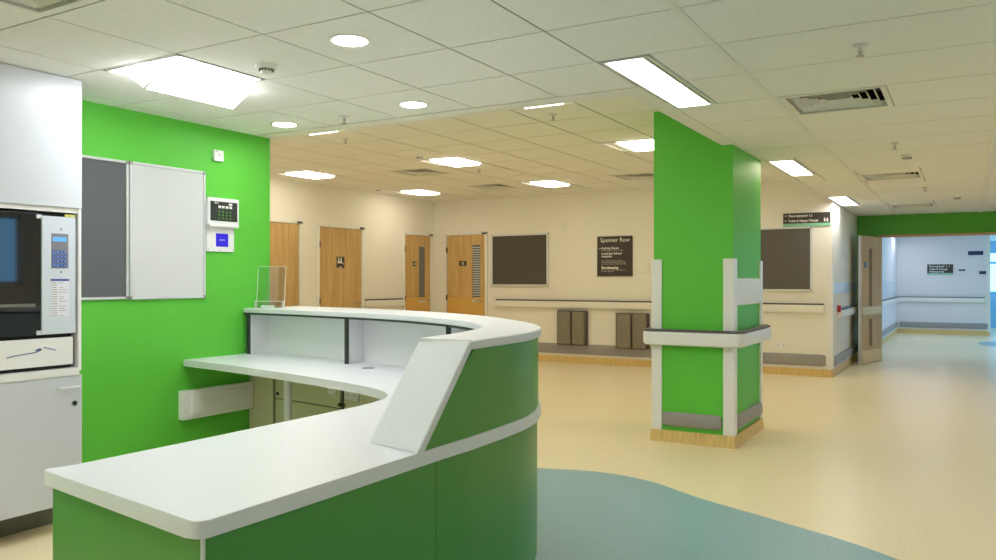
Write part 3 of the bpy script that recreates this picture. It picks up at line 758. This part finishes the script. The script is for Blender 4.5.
# appliance
ap = thing('glass_fronted_appliance', (-4.3, 2.2, cz(.868)), 'appliance with dark glass door and blue keypad panel set in white cupboard', 'appliance')
zt0, zt1 = cz(1.062), cz(1.742)
AF = lambda u, n, z: Vector((KX - .012 + n, u + .02, z))
link('body', bx((XG + .016, YC0 + .01, cz(.870)), (KX - .045, cy(2.743), zt1)), 'black', ap)
gd = link('glass_door', bx((YC0 + .02, -.03, zt0), (cy(2.530), -.005, zt1 - .004), .002, AF), 'glass_d', ap)
link('shelf_line', bx((YC0 + .06, -.006, cz(1.225)), (cy(2.50), -.0035, cz(1.24)), 0, AF), 'plinth', gd)
link('hinge_block', bx((cy(2.503), -.004, zt1 - .032), (cy(2.530), .004, zt1 - .010), .002, AF), 'alu', gd)
link('hinge_block', bx((cy(2.503), -.004, zt0 + .004), (cy(2.530), .004, zt0 + .028), .002, AF), 'alu', gd)
cp = link('control_panel', bx((cy(2.534), -.03, zt0 + .005), (cy(2.728), 0, cz(1.727)), .003, AF), 'panel', ap)
link('keypad', bx((cy(2.586), 0, cz(1.436)), (cy(2.684), .002, cz(1.631)), .0005, AF), 'keyg', cp)
link('display', bx((cy(2.593), .0015, cz(1.586)), (cy(2.672), .003, cz(1.612)), 0, AF), 'lcd', cp)
bm = BM()
for i in range(4):
    for j in range(4):
        y = cy(2.590) + i * .0205; z = cz(1.443) + j * .0235; box(bm, (y, .0015, z), (y + .0165, .004, z + .0185), .002, AF)
link('blue_keys', bm, 'keyb', cp)
bm = BM()
for i, r in enumerate(('ABCD', '1234', '5678', '90*#')):
    for j, ch in enumerate(r): text(bm, ch, .012, cy(2.590) + j * .0205 + .0045, cz(1.443) + (3 - i) * .0235 + .005, .0041, AF, .0006)
link('key_legends', bm, 'text', cp)
bm = BM()
for i in range(4):
    for j in range(3): cyl(bm, (cy(2.597) + i * .021, .001, cz(1.542) + j * .014), (cy(2.597) + i * .021, .003, cz(1.542) + j * .014), .003, seg=8, F=AF)
link('indicator_dots', bm, 'keyg', cp)
bm = BM()
for z in (cz(1.656), cz(1.415)): cyl(bm, (cy(2.64), 0, z), (cy(2.64), .003, z), .005, seg=10, F=AF)
link('screws', bm, 'steel', cp)
lb = link('instruction_label', bx((cy(2.581), 0, cz(1.165)), (cy(2.688), .0015, cz(1.376)), 0, AF), 'paper', cp)
link('label_header', bx((cy(2.581), .001, cz(1.364)), (cy(2.688), .002, cz(1.376)), 0, AF), 'textb', cp)
bm = BM()
for i in range(15):
    z = cz(1.352) - i * .0125; w = random.uniform(.024, .034)
    box(bm, (cy(2.588), .0012, z), (cy(2.588) + w, .0022, z + .004), 0, AF)
    if i % 4 != 1: box(bm, (cy(2.630), .0012, z), (cy(2.630) + random.uniform(.02, .048), .0022, z + .003), 0, AF)
link('label_print', bm, 'textg', cp)
link('yellow_sticker', bx((cy(2.664), -.004, cz(1.7285)), (cy(2.722), .0, zt1), 0, AF), 'yell', ap)
lp = link('lower_drawer', bx((YC0 + .02, -.03, cz(.890)), (cy(2.715), -.004, zt0 - .016), .003, AF), 'wplast', ap)
bm = BM()
def stroke(bm, pts, w):
    for p, q in zip(pts, pts[1:]):
        dd = Vector((q[0] - p[0], q[1] - p[1])).normalized(); m_ = Vector((-dd.y, dd.x)) * w
        P = [(p[0] + m_.x, p[1] + m_.y), (q[0] + m_.x, q[1] + m_.y), (q[0] - m_.x, q[1] - m_.y), (p[0] - m_.x, p[1] - m_.y)]
        lo = [bm.verts.new(AF(u, -.0045, z)) for u, z in P]; hi = [bm.verts.new(AF(u, -.003, z)) for u, z in P]
        bm.faces.new(hi); bm.faces.new(lo[::-1])
        for k in range(4): bm.faces.new((lo[k], lo[(k + 1) % 4], hi[(k + 1) % 4], hi[k]))
stroke(bm, [(cy(2.345), cz(.953)), (cy(2.38), cz(.960)), (cy(2.50), cz(.972)), (cy(2.535), cz(.984))], .0022)
stroke(bm, [(cy(2.545), cz(.997)), (cy(2.615), cz(.976))], .0022)
stroke(bm, [(cy(2.50), cz(.982)), (cy(2.53), cz(.990))], .004)
link('blue_emblem', bm, 'textb', lp)

# ------------------------------------------------------------------ things on the green wall
def board(F, u0, u1, z0, z1, face, label, t=.018, fr=.016, cat='noticeboard', name='noticeboard'):
    T = thing(name, F(u0 / 2 + u1 / 2, 0, z0), label, cat)
    link('board_face', bx((u0 + fr * .6, .002, z0 + fr * .6), (u1 - fr * .6, t * .6, z1 - fr * .6), 0, F), face, T)
    bm = BM()
    for a, b in (((u0, z0), (u1, z0 + fr)), ((u0, z1 - fr), (u1, z1)), ((u0, z0 + fr), (u0 + fr, z1 - fr)), ((u1 - fr, z0 + fr), (u1, z1 - fr))):
        box(bm, (a[0], 0, a[1]), (b[0], t, b[1]), .002, F)
    link('frame', bm, 'alu', T)
    bm = BM()
    for u, z in ((u0, z0), (u1 - .02, z0), (u0, z1 - .02), (u1 - .02, z1 - .02)): box(bm, (u - .001, 0, z - .001), (u + .021, t + .002, z + .021), .003, F)
    link('corner_caps', bm, 'grey', T)
    return T
board(GREEN, 2.672, 3.268, 1.247, 2.137, 'felt', 'grey felt pinboard on the green wall, beside the white cupboard')
board(GREEN, 3.276, 3.875, 1.243, 2.140, 'wboard', 'blank whiteboard on the green wall, right of the grey pinboard', cat='whiteboard', name='whiteboard')
GRN2 = lambda u, n, z: Vector((XG + n, u - .03, z))
al = thing('alarm_panel', GRN2(4.04, 0, 1.86), 'white alarm panel with dark indicator window above the blue screen', 'alarm panel')
link('casing', bx((3.905, 0, 1.765), (4.185, .045, 1.962), .008, GRN2), 'wplast', al)
link('window', bx((3.922, .044, 1.795), (4.165, .048, 1.935), .003, GRN2), 'dark', al)
link('lower_lip', bx((3.915, .0, 1.752), (4.18, .050, 1.772), .004, GRN2), 'wplast', al)
bm = BM(); box(bm, (3.958, .047, 1.918), (3.966, .050, 1.930), 0, GRN2); box(bm, (3.97, .047, 1.920), (3.99, .050, 1.926), 0, GRN2); box(bm, (4.085, .047, 1.912), (4.115, .050, 1.926), 0, GRN2)
for u in (3.99, 4.022, 4.056, 4.09): box(bm, (u, .047, 1.888), (u + .024, .050, 1.906), .002, GRN2)
link('label_tabs', bm, 'text', al)
bm = BM()
for u in (3.985, 4.018, 4.052, 4.086):
    for z in (1.815, 1.838, 1.861): cyl(bm, (u + .013, .047, z), (u + .013, .0495, z), .006, seg=10, F=GRN2)
link('indicator_lamps', bm, 'dgreen', al)
sc = thing('wall_mounted_screen', GRN2(4.04, 0, 1.66), 'white wall plate with a lit blue screen below the alarm panel', 'control panel')
link('plate', bx((3.915, 0, 1.575), (4.165, .014, 1.752), .003, GRN2), 'wplast', sc)
link('screen', bx((3.997, .013, 1.612), (4.107, .017, 1.707), .001, GRN2), 'bscreen', sc)
bm = BM(); text(bm, 'READY', .016, 4.052, 1.655, .0172, GRN2, .0006, align='CENTER'); link('screen_text', bm, 'text', sc)
bm = BM()
for u, z in ((3.932, 1.592), (4.148, 1.592), (3.932, 1.735), (4.148, 1.735), (4.035, 1.587)): cyl(bm, (u, .013, z), (u, .0155, z), .004, seg=8, F=GRN2)
link('screws', bm, 'grey', sc)
sn = thing('wall_mounted_sensor', GRN2(4.015, 0, 2.27), 'small white sensor box high on the green wall', 'sensor')
link('casing', bx((3.975, 0, 2.228), (4.058, .028, 2.308), .006, GRN2), 'wplast', sn)
bm = BM(); box(bm, (3.985, .027, 2.292), (3.998, .030, 2.300), 0, GRN2); box(bm, (4.012, .027, 2.26), (4.016, .030, 2.285), 0, GRN2); link('marks', bm, 'grey', sn)

# ------------------------------------------------------------------ back wall
board(FAR, -7.215, -6.095, 1.265, 2.165, 'feltb', 'wide dark pinboard on the cream back wall beside the end door', .03, .03)
board(FAR, -2.84, -1.905, 1.215, 2.130, 'feltg', 'dark pinboard partly behind the green column, under the direction sign', .03, .022)
sg = thing('information_sign', FAR(-4.9, 0, 1.43), 'dark square ward sign with white text beside the green column', 'sign')
link('panel', bx((-5.205, 0, 1.432), (-4.60, .018, 2.078), .002, FAR), 'signk', sg)
bm = BM(); text(bm, 'Spanner Row', .094, -5.15, 1.985, .0185, FAR, .001, bold=.0); link('title', bm, 'text', sg)
bm = BM()
text(bm, 'Activity Room', .052, -5.13, 1.868, .0185, FAR, .001, bold=.001); text(bm, 'Local Spa School', .052, -5.13, 1.782, .0185, FAR, .001, bold=.001); text(bm, 'reception', .048, -5.13, 1.738, .0185, FAR, .001, bold=.001)
text(bm, 'Storekeeping', .055, -5.13, 1.552, .0185, FAR, .001, bold=.002)
text(bm, '↑', .05, -5.18, 1.86, .0185, FAR, .001)
link('bold_lines', bm, 'text', sg)
bm = BM()
random.seed(3)
for z, n_ in ((1.842, 22), (1.675, 24), (1.650, 24), (1.622, 28), (1.525, 26), (1.500, 14)):
    u = -5.13
    while u < -5.13 + n_ * .0155:
        w = random.uniform(.02, .06); box(bm, (u, .0175, z), (u + w, .0190, z + .012), 0, FAR); u += w + .012
link('small_lines', bm, 'textg', sg)
FAR2 = lambda u, n, z: Vector((u + .04, YF - n, z))
ds = thing('direction_sign', FAR(-2.0, 0, 2.14), 'dark direction sign with mint lower edge above the right pinboard', 'sign')
link('panel', bx((-2.335, .0, 2.182), (-1.70, .022, 2.330), .002, FAR2), 'signk', ds)
link('mint_edge', bx((-2.335, .0, 2.135), (-1.70, .022, 2.181), .002, FAR2), 'mint', ds)
bm = BM(); text(bm, '<  Neurophysiol 1,1', .047, -2.315, 2.275, .0225, FAR2, .001, bold=.0012); text(bm, '<  Toilet & Nappy Change', .043, -2.315, 2.205, .0225, FAR2, .001, bold=.0012)
for dx in (0, .035): cyl(bm, (-1.772 + dx, .022, 2.240), (-1.772 + dx, .0235, 2.240), .010, seg=10, F=FAR2)
for u0, w, z0, z1 in ((-1.783, .022, 2.20, 2.23), (-1.750, .026, 2.198, 2.228)): box(bm, (u0, .022, z0), (u0 + w, .0235, z1), 0, FAR2)
link('lettering', bm, 'text', ds)
def plate(F, u, z, w, h, name, label, cat, m='offw', t=.012):
    T = thing(name, F(u, 0, z), label, cat); link('plate', bx((u - w / 2, 0, z - h / 2), (u + w / 2, t, z + h / 2), .004, F), m, T)
    link('rocker', bx((u - w * .18, t - .001, z - h * .25), (u + w * .18, t + .004, z + h * .25), .002, F), m, T); return T
plate(FAR, -5.83, 2.275, .09, .13, 'wall_sensor', 'small cream box high on back wall right of the wide pinboard', 'sensor')
plate(FAR, -5.38, 2.28, .09, .13, 'wall_sensor', 'small cream box high on back wall close to the ward sign', 'sensor')
plate(FAR, -4.37, 1.555, .10, .13, 'light_switch', 'light switch on the back wall next to the green column', 'light switch')
faceplate(FAR, -2.33, .425, .15, .09, 'double socket low on the back wall right of the column', holes=2, m='wplast')
# tip-up seat pairs
def seats(u0, u1, z0, z1, label):
    T = thing('tip_up_seat', FAR(u0 / 2 + u1 / 2, 0, z0), label, 'tip-up seat', 'folded tip-up seats on the back wall')
    w = (u1 - u0); um = u0 + w * .52
    link('mounting_frame', bx((u0, .0, z0 + .02), (u1, .07, z1), .02, FAR), 'slatd', T)
    for a, b in ((u0 + .035, um - .012), (um + .012, u1 - .03)):
        bm = BM(); box(bm, (a, .06, z0 + .03), (b, .13, z1 - .015), .03, FAR, 3)
        s_ = link('seat_pad', bm, 'slat', T)
        bm = BM()
        for k in range(6): z = z0 + .12 + k * .065; box(bm, (a + .03, .126, z), (b - .03, .134, z + .03), .006, FAR)
        link('pad_ribs', bm, 'slat', s_)
    return T
seats(-5.915, -5.365, .275, .865, 'folded brown double tip-up seat under the rail, nearer the desk')
seats(-4.87, -4.31, .255, .845, 'folded brown double tip-up seat under the rail, beside the green column')

# ------------------------------------------------------------------ doors
def door(n, F, u0, u1, zt, label, window=None, plq=None, kick=True, hinge_l=True, picto=False, frame=.05, lz=1.30):
    d_ = BM(); fr = frame
    box(d_, (u0 - fr, 0, 0), (u0, .03, zt + fr), .004, F); box(d_, (u1, 0, 0), (u1 + fr, .03, zt + fr), .004, F); box(d_, (u0, 0, zt), (u1, .03, zt + fr), .004, F)
    D = struct('door_%d' % n, d_, 'plaster', label, loc=F(u0, 0, 0))
    bm = BM(); holes = []
    if window:
        a, b, c, e = window
        for lo, hi in (((u0 + .004, .004), (a, zt - .004)), ((b, .004), (u1 - .004, zt - .004)), ((a, .004), (b, c)), ((a, e), (b, zt - .004))): box(bm, (lo[0], .0, lo[1]), (hi[0], .014, hi[1]), 0, F)
    else: box(bm, (u0 + .004, 0, .004), (u1 - .004, .014, zt - .004), .002, F)
    L = link('leaf', bm, 'wood', D)
    if window:
        link('vision_panel', bx((a, .001, c), (b, .006, e), 0, F), 'vglass', L)
        bm = BM(); w = .018
        for lo, hi in (((a - w, c - w), (b + w, c)), ((a - w, e), (b + w, e + w)), ((a - w, c), (a, e)), ((b, c), (b + w, e))): box(bm, (lo[0], .013, lo[1]), (hi[0], .020, hi[1]), .001, F)
        link('bead', bm, 'wood', L)
        if n == 4:
            bm = BM()
            for k in range(22): z = c + .02 + k * (e - c - .03) / 22; box(bm, (a + .004, .006, z), (b - .004, .009, z + .012), 0, F)
            link('blind', bm, 'alu', L)
        link('lower_glass_stop', bx((a - .01, .013, c - .05), (b + .01, .018, c - .012), .001, F), 'alu', L)
    if kick: link('kick_plate', bx((u0 + .02, .013, .02), (u1 - .02, .016, lz - .24 if window else .9), .001, F), 'brass', L)
    if plq:
        u, z, w, h = plq
        pl = link('door_sign', bx((u - w / 2, .013, z - h / 2), (u + w / 2, .020, z + h / 2), .003, F), 'signk', L)
        bm = BM()
        if picto:
            for dx in (-.045, .01):
                cyl(bm, (u + dx, .020, z + .062), (u + dx, .0215, z + .062), .014, seg=12, F=F)
                box(bm, (u + dx - .016, .020, z + .0), (u + dx + .016, .0215, z + .045), 0, F); box(bm, (u + dx - .026, .020, z - .015), (u + dx + .026, .0215, z + .012), 0, F)
            box(bm, (u + .045, .020, z - .03), (u + .065, .0215, z - .01), 0, F); box(bm, (u - .05, .020, z - .078), (u + .035, .0215, z - .068), 0, F)
        else:
            box(bm, (u - .02, .020, z + .005), (u + .03, .0215, z + .018), 0, F); box(bm, (u - .02, .020, z - .018), (u + .03, .0215, z - .008), 0, F)
        link('pictogram', bm, 'text', pl)
    bm = BM(); uh = u1 - .06 if hinge_l else u0 + .06; s_ = -1 if hinge_l else 1
    cyl(bm, (uh, .0, 1.0), (uh, .06, 1.0), .009, seg=10, F=F); cyl(bm, (uh, .055, 1.0), (uh + s_ * .12, .055, 1.0), .009, seg=10, F=F); link('handle', bm, 'steel', L)
    bm = BM(); uq = u0 + .002 if hinge_l else u1 - .002
    for z in (.25, 1.0, 1.86): box(bm, (uq - .012, .01, z), (uq + .012, .032, z + .1), .002, F)
    link('hinges', bm, 'grip', L)
    link('closer', bx((u1 - .05 if hinge_l else u0 - .02, .03, zt + .005), (u1 + .04 if hinge_l else u0 + .06, .05, zt + .035), .002, F), 'grip', D)
    return D
door(1, LEFTW, 7.75, 8.66, 2.19, 'plain oak door partly hidden behind the end of the green wall', None, None, False)
door(2, LEFTW, 9.085, 10.06, 2.18, 'oak toilet door with square pictogram sign', None, (9.56, 1.645, .18, .175), False, True, True)
door(3, LEFTW, 11.215, 11.985, 2.165, 'oak door with narrow glass slot on the left wall near the corner', (11.63, 11.82, 1.02, 1.965), (11.50, 1.655, .10, .085))
door(4, FAR, -8.155, -7.345, 2.175, 'oak door with slatted glass slot at the left end of the back wall', (-7.605, -7.44, 1.03, 1.995), (-7.81, 1.668, .155, .085))
# corridor door leaf standing open
hx, hy, ang = -1.245, 15.00, math.atan2(-.87, -.225)
dd = Vector((math.cos(ang), math.sin(ang))); nn2 = Vector((dd.y, -dd.x))
if nn2.x < 0: nn2 = -nn2
OD = lambda u, n_, z: Vector((hx + dd.x * u + nn2.x * n_, hy + dd.y * u + nn2.y * n_, z))
W_ = .90
bm = BM(); sl = [(.50, .585, .34, .77), (.50, .585, .90, 1.0)]
SU = (.46, .54)
zs = [(.30, .72), (.95, 1.88)]
for lo, hi in (((0, .006), (SU[0], 2.09)), ((SU[1], .006), (W_, 2.09)), ((SU[0], .006), (SU[1], zs[0][0])), ((SU[0], zs[0][1]), (SU[1], zs[1][0])), ((SU[0], zs[1][1]), (SU[1], 2.09))):
    box(bm, (lo[0], -.045, lo[1]), (hi[0], 0, hi[1]), 0, OD)
D5 = struct('door_5', bm, 'wood2', 'pale timber corridor door leaf standing open with two glass slots', loc=(hx, hy, 0))
bm = BM()
for z0, z1 in zs: box(bm, (SU[0], -.026, z0), (SU[1], -.018, z1), 0, OD)
link('vision_panel', bm, 'vglass', D5)
bm = BM()
for z0, z1 in zs: box(bm, (SU[0] - .018, -.004, z0 - .018), (SU[0], .004, z1 + .018), .001, OD); box(bm, (SU[1], -.004, z0 - .018), (SU[1] + .018, .004, z1 + .018), .001, OD)
link('bead', bm, 'slat', D5)
link('edge_strip', bx((W_ - .001, -.046, .006), (W_ + .004, .001, 2.09), 0, OD), 'alu', D5)
link('push_plate', bx((.03, 0, .80), (W_ - .05, .003, .93), .001, OD), 'brass', D5)
link('kick_plate', bx((.03, 0, .02), (W_ - .05, .003, .22), .001, OD), 'brass', D5)
bm = BM(); cyl(bm, (.72, -.001, 1.62), (.72, .012, 1.62), .05, seg=20, F=OD); link('round_sign', bm, 'dark', D5)

# ------------------------------------------------------------------ far corridor signs
fs = thing('direction_sign', ENDW(-.58, 0, 1.5), 'dark direction sign with mint lower edge on the far corridor wall', 'sign')
link('panel', bx((-.870, 0, 1.545), (-.295, .02, 1.765), .002, ENDW), 'signk', fs)
link('mint_edge', bx((-.870, 0, 1.50), (-.295, .02, 1.544), .002, ENDW), 'mint', fs)
bm = BM(); text(bm, 'Neurophysiol  1, 1', .062, -.83, 1.695, .0205, ENDW, .001, bold=.001); text(bm, 'Toilet & Change', .062, -.83, 1.625, .0205, ENDW, .001, bold=.001); text(bm, 'Waiting Area', .062, -.83, 1.562, .0205, ENDW, .001, bold=.001)
link('lettering', bm, 'text', fs)
def dplate(u0, u1, z0, z1, label):
    T = thing('door_sign', ENDW(u0 / 2 + u1 / 2, 0, z0), label, 'sign'); link('plate', bx((u0, 0, z0), (u1, .015, z1), .002, ENDW), 'signn', T)
    bm = BM(); w = u1 - u0
    for k in range(4): box(bm, (u0 + w * (.12 + .2 * k), .0145, z0 + (z1 - z0) * .35), (u0 + w * (.26 + .2 * k), .016, z0 + (z1 - z0) * .6), 0, ENDW)
    link('print', bm, 'textb', T)
dplate(.025, .350, 1.988, 2.085, 'dark navy plate highest on the far corridor wall')
dplate(-.175, -.035, 1.595, 1.635, 'tiny navy plate right of the far direction sign')
dplate(.265, .410, 1.515, 1.590, 'small navy plate at the right edge of far corridor wall')

# ------------------------------------------------------------------ camera, world, light
cam = bpy.data.cameras.new('camera'); co = bpy.data.objects.new('camera', cam); COL.objects.link(co)
cam.sensor_width = 36; cam.lens = 802 / 996 * 36; cam.clip_start = .05
co.location = (0, 0, 1.37); co.rotation_euler = (math.pi / 2, 0, .529)
SC.camera = co
w = bpy.data.worlds.new('World'); SC.world = w; w.use_nodes = True
bg = w.node_tree.nodes['Background']; bg.inputs[0].default_value = (.24, .60, 1, 1); bg.inputs[1].default_value = 3.2
SC.view_settings.view_transform = 'Standard'; SC.view_settings.look = 'None'; SC.view_settings.gamma = 1
SC.view_settings.use_curve_mapping = False
SC.view_settings.exposure = 0.1
SC.cycles.max_bounces = 10; SC.cycles.diffuse_bounces = 6; SC.cycles.sample_clamp_indirect = 6
